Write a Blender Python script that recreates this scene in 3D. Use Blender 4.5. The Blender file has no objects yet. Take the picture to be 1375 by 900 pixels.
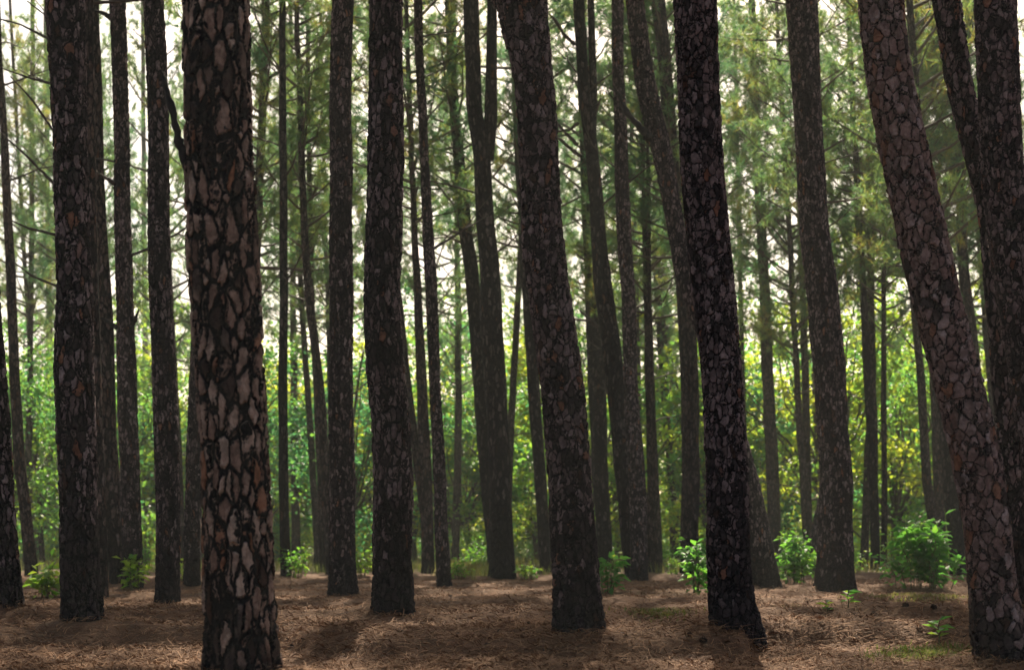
import bpy, math, random
import numpy as np
from mathutils import Vector, Matrix

random.seed(11)
RNG = np.random.default_rng(11)
SC = bpy.context.scene
COL = SC.collection

# ----------------------------------------------------------------- camera model
FPX = 2100.0            # focal length in photo pixels (photo 1375 x 900)
EYE = 0.85              # camera height
HZ = 735.0              # horizon row in the photo
CX = 687.5
RIGHT = math.radians(5)      # sun azimuth right of view axis
ELEV = math.radians(42)

# ----------------------------------------------------------------- noise
def _h(ix, iy, s):
    n = (ix * 374761393 + iy * 668265263 + s * 974711) & 0x7fffffff
    n = ((n ^ (n >> 13)) * 1274126177) & 0x7fffffff
    return ((n ^ (n >> 16)) & 0xffff) / 65535.0

def vn(x, y, s=0):
    x = np.asarray(x, float); y = np.asarray(y, float)
    x, y = np.broadcast_arrays(x, y)
    ix = np.floor(x).astype(np.int64); iy = np.floor(y).astype(np.int64)
    fx = x - ix; fy = y - iy
    fx = fx * fx * (3 - 2 * fx); fy = fy * fy * (3 - 2 * fy)
    a = _h(ix, iy, s); b = _h(ix + 1, iy, s); c = _h(ix, iy + 1, s); d = _h(ix + 1, iy + 1, s)
    return (a * (1 - fx) + b * fx) * (1 - fy) + (c * (1 - fx) + d * fx) * fy - 0.5

def fbm(x, y, s=0, o=4):
    r = 0; a = 1.0
    for k in range(o):
        r = r + a * vn(x * 2 ** k, y * 2 ** k, s + 17 * k); a *= 0.5
    return r

def sstep(a, b, x):
    t = np.clip((x - a) / (b - a), 0, 1)
    return t * t * (3 - 2 * t)

# ----------------------------------------------------------------- terrain
BX = np.array([-30, -4.3, -2.2, -1.5, -0.9, 0.4, 1.7, 2.05, 4.2, 30.0])
BY = np.array([12.6, 12.6, 12.7, 11.6, 11.0, 10.9, 11.2, 12.6, 12.9, 12.9])

def ground_z(x, y):
    x = np.asarray(x, float); y = np.asarray(y, float)
    z = 0.10 * fbm(x * 0.09, y * 0.09, 3, 2)
    near = sstep(75, 22, y)
    z = z + 0.05 * np.maximum(0, y - 118)
    by = np.interp(x, BX, BY) + 0.35 * fbm(x * 0.8, y * 0.1, 5, 3)
    z = z + 0.16 * sstep(-0.05, 0.5, y - by) * sstep(7.0, 1.5, y - by)
    w = y + 1.6 * fbm(x * 0.22, y * 0.05, 9, 3) - 13.6
    per = 2.3
    k = np.floor(w / per); p = w / per - k
    amp = np.clip(0.55 + 1.5 * vn(x * 0.16 + 7.3 * k, k * 3.7, 21), 0, 1.3)
    saw = sstep(0, 0.24, p) * (1 - sstep(0.28, 1.0, p))
    z = z + np.where(w > 0, 0.14 * amp * saw * near, 0)
    z = z + 0.065 * fbm(x * 1.5, y * 1.9, 31, 3) * near + 0.022 * fbm(x * 7, y * 7, 37, 2) * near
    return z

MOUNDS = []
def ground_m(x, y):
    z = ground_z(x, y)
    for mx, my, mr in MOUNDS:
        q = np.hypot(x - mx, y - my)
        z = z + 0.055 * np.exp(-(q / (mr + 0.22)) ** 4) * (0.7 + 0.9 * vn(x * 3, y * 3, 61))
    return z

def ray_ground(px, py):
    d = np.arange(6.0, 180, 0.02)
    zz = EYE - (py - HZ) / FPX * d
    g = ground_z((px - CX) / FPX * d, d)
    hit = np.nonzero(zz <= g)[0]
    i = hit[0] if len(hit) else len(d) - 1
    return float(d[i])

def wx(px, d): return (px - CX) / FPX * d
def wz(py, d): return EYE + (HZ - py) / FPX * d

# ----------------------------------------------------------------- mesh helpers
class MB:
    def __init__(s):
        s.v = []; s.f = {3: [], 4: []}; s.m = {3: [], 4: []}; s.n = 0
    def add(s, v, f, mi=0):
        v = np.asarray(v, float).reshape(-1, 3); f = np.asarray(f, np.int64)
        s.v.append(v); k = f.shape[1]
        s.f[k].append(f + s.n); s.m[k].append(np.full(len(f), mi)); s.n += len(v)
    def mesh(s, name, mats, smooth=True):
        me = bpy.data.meshes.new(name)
        V = np.concatenate(s.v); me.vertices.add(len(V)); me.vertices.foreach_set('co', V.ravel())
        loops = []; starts = []; mi = []; off = 0
        for k in (3, 4):
            if s.f[k]:
                F = np.concatenate(s.f[k]); loops.append(F.ravel())
                starts.append(off + np.arange(len(F)) * k); off += F.size
                mi.append(np.concatenate(s.m[k]))
        L = np.concatenate(loops); S = np.concatenate(starts); M = np.concatenate(mi)
        me.loops.add(len(L)); me.loops.foreach_set('vertex_index', L.astype(np.int32))
        me.polygons.add(len(S)); me.polygons.foreach_set('loop_start', S.astype(np.int32))
        me.polygons.foreach_set('material_index', M.astype(np.int32))
        me.polygons.foreach_set('use_smooth', np.full(len(S), smooth))
        me.update(calc_edges=True); me.validate()
        for m in mats: me.materials.append(m)
        return me

def obj(name, me, parent=None, loc=(0, 0, 0), rot=(0, 0, 0), scale=(1, 1, 1)):
    o = bpy.data.objects.new(name, me); COL.objects.link(o)
    o.location = loc; o.rotation_euler = rot; o.scale = scale
    if parent: o.parent = parent
    return o

def tag(o, label=None, cat=None, group=None, kind=None):
    if label: o['label'] = label
    if cat: o['category'] = cat
    if group: o['group'] = group
    if kind: o['kind'] = kind
    return o

def frames(P):
    P = np.asarray(P, float)
    T = np.gradient(P, axis=0); T /= np.linalg.norm(T, axis=1)[:, None] + 1e-9
    ref = np.array([0, 0, 1.0]) if abs(T[0][2]) < 0.8 else np.array([1.0, 0, 0])
    A = np.cross(T, ref); A /= np.linalg.norm(A, axis=1)[:, None] + 1e-9
    return T, A, np.cross(T, A)

def tube(mb, P, R, seg=6, mi=0, cap=True):
    P = np.asarray(P, float); R = np.asarray(R, float)
    T, A, B = frames(P)
    th = np.arange(seg) * 2 * math.pi / seg
    V = P[:, None] + R[:, None, None] * (np.cos(th)[None, :, None] * A[:, None] + np.sin(th)[None, :, None] * B[:, None])
    n = len(P); i = np.arange(n - 1)[:, None]; j = np.arange(seg)[None]
    j2 = (j + 1) % seg
    F = np.stack([i * seg + j, i * seg + j2, (i + 1) * seg + j2, (i + 1) * seg + j], -1).reshape(-1, 4)
    mb.add(V.reshape(-1, 3), F, mi)
    if cap:
        c = np.concatenate([V[-1], P[-1:] + T[-1:] * R[-1]])
        mb.add(c, [[k, (k + 1) % seg, seg] for k in range(seg)], mi)

def curve_path(p0, d0, length, n, bend, jitter, rng):
    p = np.array(p0, float); d = np.array(d0, float); d /= np.linalg.norm(d)
    out = [p.copy()]
    for k in range(n):
        d = d + np.array(bend) / n + rng.normal(0, jitter, 3); d /= np.linalg.norm(d)
        p = p + d * length / n; out.append(p.copy())
    return np.array(out)

def leaves(mb, C, size, rng, mi=0, up=0.4, fold=0.25, aspect=0.55, droop=0.2, D=None):
    n = len(C)
    if D is None:
        D = rng.normal(0, 1, (n, 3)); D[:, 2] = D[:, 2] * 0.6 - droop
    D = D / (np.linalg.norm(D, axis=1)[:, None] + 1e-9)
    N = rng.normal(0, 1, (n, 3)); N[:, 2] += up * 3
    S = np.cross(D, N); S /= np.linalg.norm(S, axis=1)[:, None] + 1e-9
    U = np.cross(S, D)
    s = (size * rng.uniform(0.6, 1.3, n))[:, None]
    a = C; t = C + D * s - U * s * 0.12
    m = C + D * s * 0.45
    l = m + S * s * aspect * 0.5 + U * s * fold * 0.5
    r = m - S * s * aspect * 0.5 + U * s * fold * 0.5
    V = np.stack([a, l, t, r], 1).reshape(-1, 3)
    i = np.arange(n)[:, None] * 4
    F = np.concatenate([np.concatenate([i, i + 1, i + 2], 1), np.concatenate([i, i + 2, i + 3], 1)])
    mb.add(V, F, mi)

# ----------------------------------------------------------------- materials
def new_mat(name):
    m = bpy.data.materials.new(name); m.use_nodes = True
    nt = m.node_tree; nt.nodes.clear()
    return m, nt

class G:
    def __init__(s, nt): s.nt = nt
    def n(s, t, **k):
        nd = s.nt.nodes.new(t)
        for a, b in k.items(): setattr(nd, a, b)
        return nd
    def put(s, sock, v):
        if hasattr(v, 'links') or isinstance(v, bpy.types.NodeSocket): s.nt.links.new(v, sock)
        else:
            if hasattr(sock.default_value, '__len__') and not hasattr(v, '__len__'): v = (v,) * len(sock.default_value)
            if hasattr(sock.default_value, '__len__') and len(sock.default_value) == 4 and len(v) == 3: v = (*v, 1)
            sock.default_value = v
    def math(s, op, a, b=0.0, clamp=False):
        nd = s.n('ShaderNodeMath', operation=op, use_clamp=clamp)
        s.put(nd.inputs[0], a); s.put(nd.inputs[1], b); return nd.outputs[0]
    def vmath(s, op, a, b=None, scale=None):
        nd = s.n('ShaderNodeVectorMath', operation=op); s.put(nd.inputs[0], a)
        if b is not None: s.put(nd.inputs[1], b)
        if scale is not None: s.put(nd.inputs['Scale'], scale)
        return nd.outputs[0]
    def mix(s, f, a, b):
        nd = s.n('ShaderNodeMix', data_type='RGBA'); s.put(nd.inputs[0], f)
        s.put(nd.inputs[6], a); s.put(nd.inputs[7], b); return nd.outputs[2]
    def noise(s, vec, scale, detail=3, rough=0.55, color=False):
        nd = s.n('ShaderNodeTexNoise'); s.put(nd.inputs['Vector'], vec)
        nd.inputs['Scale'].default_value = scale; nd.inputs['Detail'].default_value = detail
        nd.inputs['Roughness'].default_value = rough
        return nd.outputs['Color'] if color else nd.outputs[0]
    def rng(s, v, a, b, c=0.0, d=1.0, smooth=True):
        nd = s.n('ShaderNodeMapRange', interpolation_type='SMOOTHSTEP' if smooth else 'LINEAR')
        s.put(nd.inputs['Value'], v)
        for k, x in zip(('From Min', 'From Max', 'To Min', 'To Max'), (a, b, c, d)): s.put(nd.inputs[k], x)
        return nd.outputs[0]
    def ramp(s, f, stops):
        nd = s.n('ShaderNodeValToRGB'); s.put(nd.inputs[0], f)
        e = nd.color_ramp.elements
        while len(e) < len(stops): e.new(0.5)
        for q, (p, c) in zip(e, stops): q.position = p; q.color = (*c, 1)
        return nd.outputs[0]

def bark_mat(name, cells=12.0, stretch=0.42, gap=(0.03, 0.10), plates=None, char=(0.005, 0.0045, 0.005),
             missing=0.25, char_h=1.0, depth=0.018, disp=True, shaggy=1.0, tone_k=0.6, up_dark=0.0):
    m, nt = new_mat(name); g = G(nt)
    plates = plates or [(0.0, (0.055, 0.036, 0.034)), (0.35, (0.10, 0.066, 0.060)), (0.7, (0.155, 0.108, 0.096)), (1.0, (0.21, 0.155, 0.138))]
    tc = g.n('ShaderNodeTexCoord'); oi = g.n('ShaderNodeObjectInfo')
    P = tc.outputs['Object']
    off = g.math('MULTIPLY', oi.outputs['Random'], 97.0)
    cmb = g.n('ShaderNodeCombineXYZ'); g.put(cmb.inputs[0], off); g.put(cmb.inputs[1], off); g.put(cmb.inputs[2], off)
    Q = g.vmath('ADD', P, cmb.outputs[0])
    dn = g.noise(Q, 7.0, 3, color=True)
    dn = g.vmath('SUBTRACT', dn, (0.5, 0.5, 0.5))
    W = g.vmath('ADD', Q, g.vmath('SCALE', dn, scale=0.085 * shaggy))
    d2 = g.vmath('SUBTRACT', g.noise(Q, 31.0, 3, color=True), (0.5, 0.5, 0.5))
    W = g.vmath('ADD', W, g.vmath('SCALE', d2, scale=0.030 * shaggy))
    W = g.vmath('MULTIPLY', W, (1, 1, stretch))
    ve = g.n('ShaderNodeTexVoronoi', feature='DISTANCE_TO_EDGE'); g.put(ve.inputs['Vector'], W); ve.inputs['Scale'].default_value = cells
    vc = g.n('ShaderNodeTexVoronoi', feature='F1'); g.put(vc.inputs['Vector'], W); vc.inputs['Scale'].default_value = cells
    sep = g.n('ShaderNodeSeparateColor'); g.put(sep.inputs[0], vc.outputs['Color'])
    fine = g.noise(g.vmath('MULTIPLY', Q, (1, 1, 0.5)), 55.0, 4, 0.65)
    edge = g.math('ADD', ve.outputs['Distance'], g.math('MULTIPLY', g.math('SUBTRACT', fine, 0.5), 0.10 * shaggy))
    wide = g.math('MULTIPLY', g.math('SUBTRACT', g.noise(Q, 9.0, 2), 0.5), 0.34 * shaggy)
    edge = g.math('SUBTRACT', edge, g.math('MULTIPLY', wide, gap[1] * 4.0))
    plate = g.rng(edge, gap[0], gap[1] + 0.03)
    # thinner scales lying on the plates
    v2 = g.n('ShaderNodeTexVoronoi', feature='DISTANCE_TO_EDGE'); g.put(v2.inputs['Vector'], W); v2.inputs['Scale'].default_value = cells * 2.3
    v3 = g.n('ShaderNodeTexVoronoi', feature='F1'); g.put(v3.inputs['Vector'], W); v3.inputs['Scale'].default_value = cells * 2.3
    s3 = g.n('ShaderNodeSeparateColor'); g.put(s3.inputs[0], v3.outputs['Color'])
    scale = g.math('MULTIPLY', g.rng(v2.outputs['Distance'], 0.0, 0.10), s3.outputs[0])
    # charred zone near the foot and in drifting patches up the stem
    sz = g.n('ShaderNodeSeparateXYZ'); g.put(sz.inputs[0], P)
    big = g.noise(g.vmath('MULTIPLY', Q, (1, 1, 0.5)), 1.6, 3)
    hz = g.math('ADD', sz.outputs[2], g.math('MULTIPLY', g.math('SUBTRACT', big, 0.5), 2.6 * char_h))
    burnt = g.rng(hz, 0.05 * char_h, 1.15 * char_h, 1.0, 0.0)
    patch = g.rng(big, 0.54, 0.70, 0.0, 0.55)
    burnt = g.math('MAXIMUM', burnt, patch)
    thr = g.math('ADD', g.math('ADD', missing, g.math('MULTIPLY', g.rng(sz.outputs[2], 1.5, 4.5), up_dark)), g.math('MULTIPLY', burnt, 0.75))
    keep = g.rng(g.math('SUBTRACT', sep.outputs[0], thr), -0.05, 0.12)
    tone = g.math('ADD', g.math('ADD', g.math('MULTIPLY', sep.outputs[1], 0.55), g.math('MULTIPLY', scale, 0.30)), g.math('MULTIPLY', fine, 0.35))
    pc = g.ramp(tone, plates)
    # a few orange flakes, where the outer bark came off
    flake = g.rng(sep.outputs[2], 0.93, 0.96)
    pc = g.mix(g.math('MULTIPLY', flake, 0.7), pc, (0.16, 0.062, 0.030))
    fl = g.rng(g.noise(Q, 18.0, 4), 0.38, 0.62, 0.62 * tone_k, 1.12 * tone_k)
    pc = g.mix(1.0, pc, pc)
    hs = g.n('ShaderNodeHueSaturation'); g.put(hs.inputs['Color'], pc); 
    g.put(hs.inputs['Value'], g.math('MULTIPLY', fl, g.math('ADD', 0.84, g.math('MULTIPLY', oi.outputs['Random'], 0.30)))); pc = hs.outputs[0]
    base = g.mix(g.rng(fine, 0.35, 0.7), char, tuple(c * 2.2 + 0.002 for c in char))
    dead = g.mix(0.80, pc, base)
    pc2 = g.mix(keep, dead, pc)
    col = g.mix(plate, base, pc2)
    bs = g.n('ShaderNodeBsdfPrincipled'); g.put(bs.inputs['Base Color'], col)
    bs.inputs['Roughness'].default_value = 0.9; bs.inputs['Specular IOR Level'].default_value = 0.08
    out = g.n('ShaderNodeOutputMaterial'); nt.links.new(bs.outputs[0], out.inputs[0])
    h = g.math('MULTIPLY', plate, g.math('ADD', 0.55, g.math('MULTIPLY', sep.outputs[1], 0.45)))
    h = g.math('ADD', h, g.math('MULTIPLY', scale, 0.28))
    h = g.math('ADD', h, g.math('MULTIPLY', fine, 0.45))
    if disp:
        dp = g.n('ShaderNodeDisplacement'); g.put(dp.inputs['Height'], h)
        dp.inputs['Midlevel'].default_value = 0.6; dp.inputs['Scale'].default_value = depth
        nt.links.new(dp.outputs[0], out.inputs['Displacement']); m.displacement_method = 'BOTH'
    else:
        bp = g.n('ShaderNodeBump'); g.put(bp.inputs['Height'], h); bp.inputs['Distance'].default_value = depth
        bp.inputs['Strength'].default_value = 0.9
        nt.links.new(bp.outputs[0], bs.inputs['Normal'])
    return m

def leaf_mat(name, cols, trans, tmix=0.5, scale=1.2, rough=0.5, vary=0.6):
    m, nt = new_mat(name); g = G(nt)
    tc = g.n('ShaderNodeTexCoord'); oi = g.n('ShaderNodeObjectInfo'); ge = g.n('ShaderNodeNewGeometry')
    f = g.noise(tc.outputs['Object'], scale, 3)
    f = g.math('ADD', g.math('MULTIPLY', f, 1.0), g.math('MULTIPLY', g.math('SUBTRACT', oi.outputs['Random'], 0.5), vary))
    f = g.math('ADD', f, g.math('MULTIPLY', g.math('SUBTRACT', ge.outputs['Random Per Island'], 0.5), 0.30))
    f = g.rng(f, 0.25, 0.75, smooth=False)
    c = g.ramp(f, cols); t = g.ramp(f, trans)
    df = g.n('ShaderNodeBsdfPrincipled'); g.put(df.inputs['Base Color'], c); df.inputs['Roughness'].default_value = rough
    df.inputs['Specular IOR Level'].default_value = 0.3
    tr = g.n('ShaderNodeBsdfTranslucent'); g.put(tr.inputs[0], t)
    mx = g.n('ShaderNodeMixShader'); mx.inputs[0].default_value = tmix
    nt.links.new(df.outputs[0], mx.inputs[1]); nt.links.new(tr.outputs[0], mx.inputs[2])
    out = g.n('ShaderNodeOutputMaterial'); nt.links.new(mx.outputs[0], out.inputs[0])
    return m

def plain(name, ca, cb, scale=20, rough=0.85, bump=0.0):
    m, nt = new_mat(name); g = G(nt)
    tc = g.n('ShaderNodeTexCoord'); ge = g.n('ShaderNodeNewGeometry')
    f = g.noise(tc.outputs['Object'], scale, 4)
    f = g.math('ADD', f, g.math('MULTIPLY', g.math('SUBTRACT', ge.outputs['Random Per Island'], 0.5), 0.7))
    c = g.mix(g.rng(f, 0.25, 0.75), ca, cb)
    b = g.n('ShaderNodeBsdfPrincipled'); g.put(b.inputs['Base Color'], c); b.inputs['Roughness'].default_value = rough
    b.inputs['Specular IOR Level'].default_value = 0.2
    out = g.n('ShaderNodeOutputMaterial'); nt.links.new(b.outputs[0], out.inputs[0])
    if bump:
        bp = g.n('ShaderNodeBump'); g.put(bp.inputs['Height'], f); bp.inputs['Distance'].default_value = bump
        nt.links.new(bp.outputs[0], b.inputs['Normal'])
    return m

GREYED = [(0.0, (0.050, 0.034, 0.034)), (0.35, (0.10, 0.070, 0.070)), (0.7, (0.155, 0.112, 0.112)), (1.0, (0.22, 0.170, 0.168))]
TAN = [(0.0, (0.080, 0.046, 0.036)), (0.35, (0.145, 0.090, 0.070)), (0.7, (0.225, 0.152, 0.120)), (1.0, (0.31, 0.230, 0.185))]
PURP = [(0.0, (0.080, 0.045, 0.040)), (0.4, (0.130, 0.082, 0.074)), (0.75, (0.185, 0.128, 0.120)), (1.0, (0.25, 0.195, 0.195))]
M = {}
M['bark_first'] = bark_mat('bark of the thick pine', 15.5, 0.33, (0.07, 0.125), TAN, missing=0.05, char_h=0.6, depth=0.022, shaggy=0.72, up_dark=0.30, tone_k=1.3)
M['bark_lean'] = bark_mat('bark with wide plates', 16.0, 0.62, (0.008, 0.05), PURP, missing=0.02, char_h=0.65, depth=0.020, tone_k=1.15)
M['bark_plate'] = bark_mat('bark with brown plates', 22.0, 0.52, (0.02, 0.085), GREYED, missing=0.27, char_h=1.1, depth=0.018, tone_k=0.98)
M['bark_dark'] = bark_mat('fire blackened bark', 20.0, 0.38, (0.04, 0.13), GREYED, missing=0.36, char_h=1.0, depth=0.018, tone_k=1.2)
M['bark_mid'] = bark_mat('dark bark', 12.0, 0.33, (0.04, 0.16), GREYED, missing=0.50, char_h=1.8, depth=0.03, disp=False, tone_k=0.6)
M['bark_far'] = bark_mat('brown bark', 14.0, 0.30, (0.02, 0.16), PURP, missing=0.15, char_h=1.6, depth=0.03, disp=False, tone_k=0.6)
M['char'] = plain('burnt wood', (0.008, 0.008, 0.009), (0.028, 0.024, 0.024), 14, bump=0.01)
M['twig'] = plain('dead twig', (0.030, 0.024, 0.021), (0.075, 0.060, 0.052), 9)
M['needle'] = leaf_mat('pine needles',
    [(0.0, (0.026, 0.066, 0.034)), (0.5, (0.052, 0.096, 0.036)), (0.85, (0.095, 0.120, 0.034)), (1.0, (0.16, 0.135, 0.040))],
    [(0.0, (0.095, 0.270, 0.130)), (0.5, (0.195, 0.350, 0.105)), (0.85, (0.340, 0.410, 0.075)), (1.0, (0.46, 0.350, 0.08))], 0.55, 0.35, vary=0.22)
M['leaf'] = leaf_mat('broad leaves',
    [(0.0, (0.026, 0.085, 0.036)), (0.5, (0.060, 0.140, 0.026)), (1.0, (0.140, 0.165, 0.022))],
    [(0.0, (0.090, 0.320, 0.110)), (0.5, (0.240, 0.480, 0.050)), (1.0, (0.500, 0.560, 0.045))], 0.58, 0.28, 0.45)
M['shrub'] = leaf_mat('shrub leaves',
    [(0.0, (0.030, 0.105, 0.026)), (0.5, (0.058, 0.175, 0.028)), (1.0, (0.130, 0.220, 0.032))],
    [(0.0, (0.110, 0.330, 0.050)), (0.5, (0.200, 0.480, 0.045)), (1.0, (0.420, 0.560, 0.050))], 0.55, 2.0, 0.55)
M['grass'] = leaf_mat('grass', [(0.0, (0.045, 0.060, 0.016)), (0.6, (0.080, 0.090, 0.024)), (1.0, (0.15, 0.12, 0.045))],
    [(0.0, (0.09, 0.14, 0.025)), (0.6, (0.15, 0.19, 0.035)), (1.0, (0.26, 0.23, 0.07))], 0.45, 0.6, 0.5)
M['bark_broad'] = plain('grey brown bark', (0.035, 0.028, 0.023), (0.085, 0.068, 0.055), 5)
M['stem'] = plain('green stem', (0.05, 0.07, 0.025), (0.09, 0.08, 0.04), 8)
M['cone'] = plain('pine cone', (0.018, 0.012, 0.010), (0.065, 0.040, 0.030), 30)
M['live_twig'] = plain('pine twig', (0.060, 0.050, 0.036), (0.11, 0.09, 0.065), 9)
M['flake'] = plain('bark flakes and dead leaves', (0.016, 0.010, 0.008), (0.15, 0.075, 0.045), 3)
M['straw'] = plain('dry needles', (0.115, 0.050, 0.023), (0.290, 0.150, 0.074), 1.3)

def ground_mat():
    m, nt = new_mat('needle covered soil'); g = G(nt)
    tc = g.n('ShaderNodeTexCoord'); P = tc.outputs['Object']
    a = g.noise(P, 0.55, 4); b = g.noise(g.vmath('MULTIPLY', P, (1, 1.6, 1)), 6.0, 5, 0.65)
    d = g.noise(P, 70.0, 3, 0.7); f2 = g.noise(P, 22.0, 4, 0.7)
    c = g.ramp(g.math('ADD', g.math('MULTIPLY', b, 0.6), g.math('MULTIPLY', f2, 0.4)),
               [(0.30, (0.058, 0.027, 0.013)), (0.47, (0.132, 0.066, 0.034)), (0.60, (0.190, 0.100, 0.052)), (0.75, (0.235, 0.136, 0.074))])
    c = g.mix(g.rng(d, 0.35, 0.7), g.mix(0.45, c, (0.05, 0.028, 0.02)), c)
    red = g.rng(a, 0.50, 0.72)
    c = g.mix(g.math('MULTIPLY', red, 0.35), c, (0.20, 0.088, 0.048))
    sp = g.n('ShaderNodeSeparateXYZ'); g.put(sp.inputs[0], P)
    far = g.rng(sp.outputs[1], 44, 62)
    c = g.mix(g.math('MULTIPLY', far, g.rng(b, 0.35, 0.6)), c, (0.075, 0.085, 0.028))
    bs = g.n('ShaderNodeBsdfPrincipled'); g.put(bs.inputs['Base Color'], c); bs.inputs['Roughness'].default_value = 0.92
    bs.inputs['Specular IOR Level'].default_value = 0.15
    bp = g.n('ShaderNodeBump'); g.put(bp.inputs['Height'], g.math('ADD', f2, g.math('MULTIPLY', d, 0.6)))
    bp.inputs['Distance'].default_value = 0.03; bp.inputs['Strength'].default_value = 0.8
    nt.links.new(bp.outputs[0], bs.inputs['Normal'])
    out = g.n('ShaderNodeOutputMaterial'); nt.links.new(bs.outputs[0], out.inputs[0])
    return m
M['ground'] = ground_mat()

# ----------------------------------------------------------------- pine crowns
def pine_crown(seed, hc=13.0, lmax=3.6, nb=64, nn=24):
    rng = np.random.default_rng(seed); mb = MB()
    C = []; D = []
    for b in range(nb):
        u = (b + rng.uniform(0, 1)) / nb
        z = hc * u * 0.97
        L = lmax * (0.55 + 0.9 * math.sin(math.pi * min(1, u * 0.75 + 0.2))) * (1 - 0.75 * u ** 2.2) * rng.uniform(0.55, 1.1) * 0.75
        az = b * 2.39996 + rng.normal(0, 0.5); el = rng.uniform(-0.15, 0.45) + 0.5 * u
        d = np.array([math.cos(az) * math.cos(el), math.sin(az) * math.cos(el), math.sin(el)])
        P = curve_path((0, 0, z), d, L, 6, (0, 0, 0.45), 0.07, rng)
        r0 = 0.018 + 0.010 * L
        tube(mb, P, np.linspace(r0, 0.008, 7), 4, 1, cap=False)
        nt = int(3 + L * 2.2)
        for t in range(nt):
            s = 0.30 + 0.70 * (t + rng.uniform(0, 1)) / nt
            k = min(5, int(s * 6)); p = P[k] + (P[k + 1] - P[k]) * (s * 6 - k)
            ax = P[k + 1] - P[k]; ax /= np.linalg.norm(ax)
            td = ax * 0.7 + rng.normal(0, 0.55, 3); td[2] += 0.15
            tl = rng.uniform(0.35, 0.95) * (0.5 + 0.5 * min(1, L / 2))
            Q = curve_path(p, td, tl, 3, (0, 0, 0.5), 0.12, rng)
            tube(mb, Q, np.linspace(0.010, 0.005, 4), 3, 1, cap=False)
            for q, dd in ((Q[-1], Q[-1] - Q[-2]), (Q[-2], Q[-1] - Q[-2])):
                if rng.uniform() < 0.88: C.append(q); D.append(dd / np.linalg.norm(dd))
            if rng.uniform() < 0.4: C.append(Q[1]); D.append(td / np.linalg.norm(td))
    C = np.array(C); D = np.array(D)
    n = len(C) * nn
    c = np.repeat(C, nn, 0); dd = np.repeat(D, nn, 0)
    v = dd * rng.uniform(0.1, 1.1, n)[:, None] + rng.normal(0, 0.62, (n, 3)); v[:, 2] -= 0.10
    v /= np.linalg.norm(v, axis=1)[:, None]
    L = rng.uniform(0.18, 0.36, n)[:, None]
    s = np.cross(v, rng.normal(0, 1, (n, 3))); s /= np.linalg.norm(s, axis=1)[:, None]; s *= 0.0105
    p0 = c + rng.normal(0, 0.03, (n, 3))
    tip = p0 + v * L; tip[:, 2] -= 0.05
    V = np.stack([p0 - s, p0 + s, tip], 1).reshape(-1, 3)
    b = np.arange(n)[:, None] * 3
    mb.add(V, np.concatenate([b, b + 1, b + 2], 1), 0)
    return mb.mesh('pine_crown', [M['needle'], M['live_twig']])
CROWNS = [pine_crown(100 + k, 13.0 + (k % 3), 3.2 + 0.5 * (k % 3), 58 + 5 * k) for k in range(5)]
THIN = [pine_crown(200 + k, 13.0, 3.4, 44, 26) for k in range(2)]

def dead_branch(seed):
    rng = np.random.default_rng(seed); mb = MB()
    L = rng.uniform(1.6, 3.2)
    P = curve_path((0, 0, 0), (1, 0, rng.uniform(-0.1, 0.6)), L, 10, (0, rng.normal(0, 0.4), rng.uniform(-0.9, 0.5)), 0.07, rng)
    tube(mb, P, np.linspace(0.030, 0.005, 11) , 5)
    for k in range(int(rng.integers(3, 7))):
        j = int(rng.integers(3, 10)); d = P[j] - P[j - 1]; d = d / np.linalg.norm(d) + rng.normal(0, 0.55, 3)
        Q = curve_path(P[j], d, rng.uniform(0.4, 1.2), 5, (0, 0, rng.uniform(-0.4, 0.5)), 0.12, rng)
        tube(mb, Q, np.linspace(0.012, 0.0035, 6), 4)
        if rng.uniform() < 0.6:
            d2 = Q[3] - Q[2]; d2 = d2 / np.linalg.norm(d2) + rng.normal(0, 0.6, 3)
            tube(mb, curve_path(Q[3], d2, rng.uniform(0.2, 0.5), 3, (0, 0, 0.2), 0.12, rng), np.linspace(0.007, 0.003, 4), 3)
    return mb.mesh('dead_branch', [M['twig']])
DEAD = [dead_branch(300 + k) for k in range(9)]

# ----------------------------------------------------------------- pine trees
def resample(pts, ylist):
    pts = sorted(pts, key=lambda t: -t[1])
    Y = np.array([p[1] for p in pts]); C = np.array([p[0] for p in pts]); Wd = np.array([p[2] for p in pts])
    o = np.argsort(Y); return np.interp(ylist, Y[o], C[o]), np.interp(ylist, Y[o], Wd[o])

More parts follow.
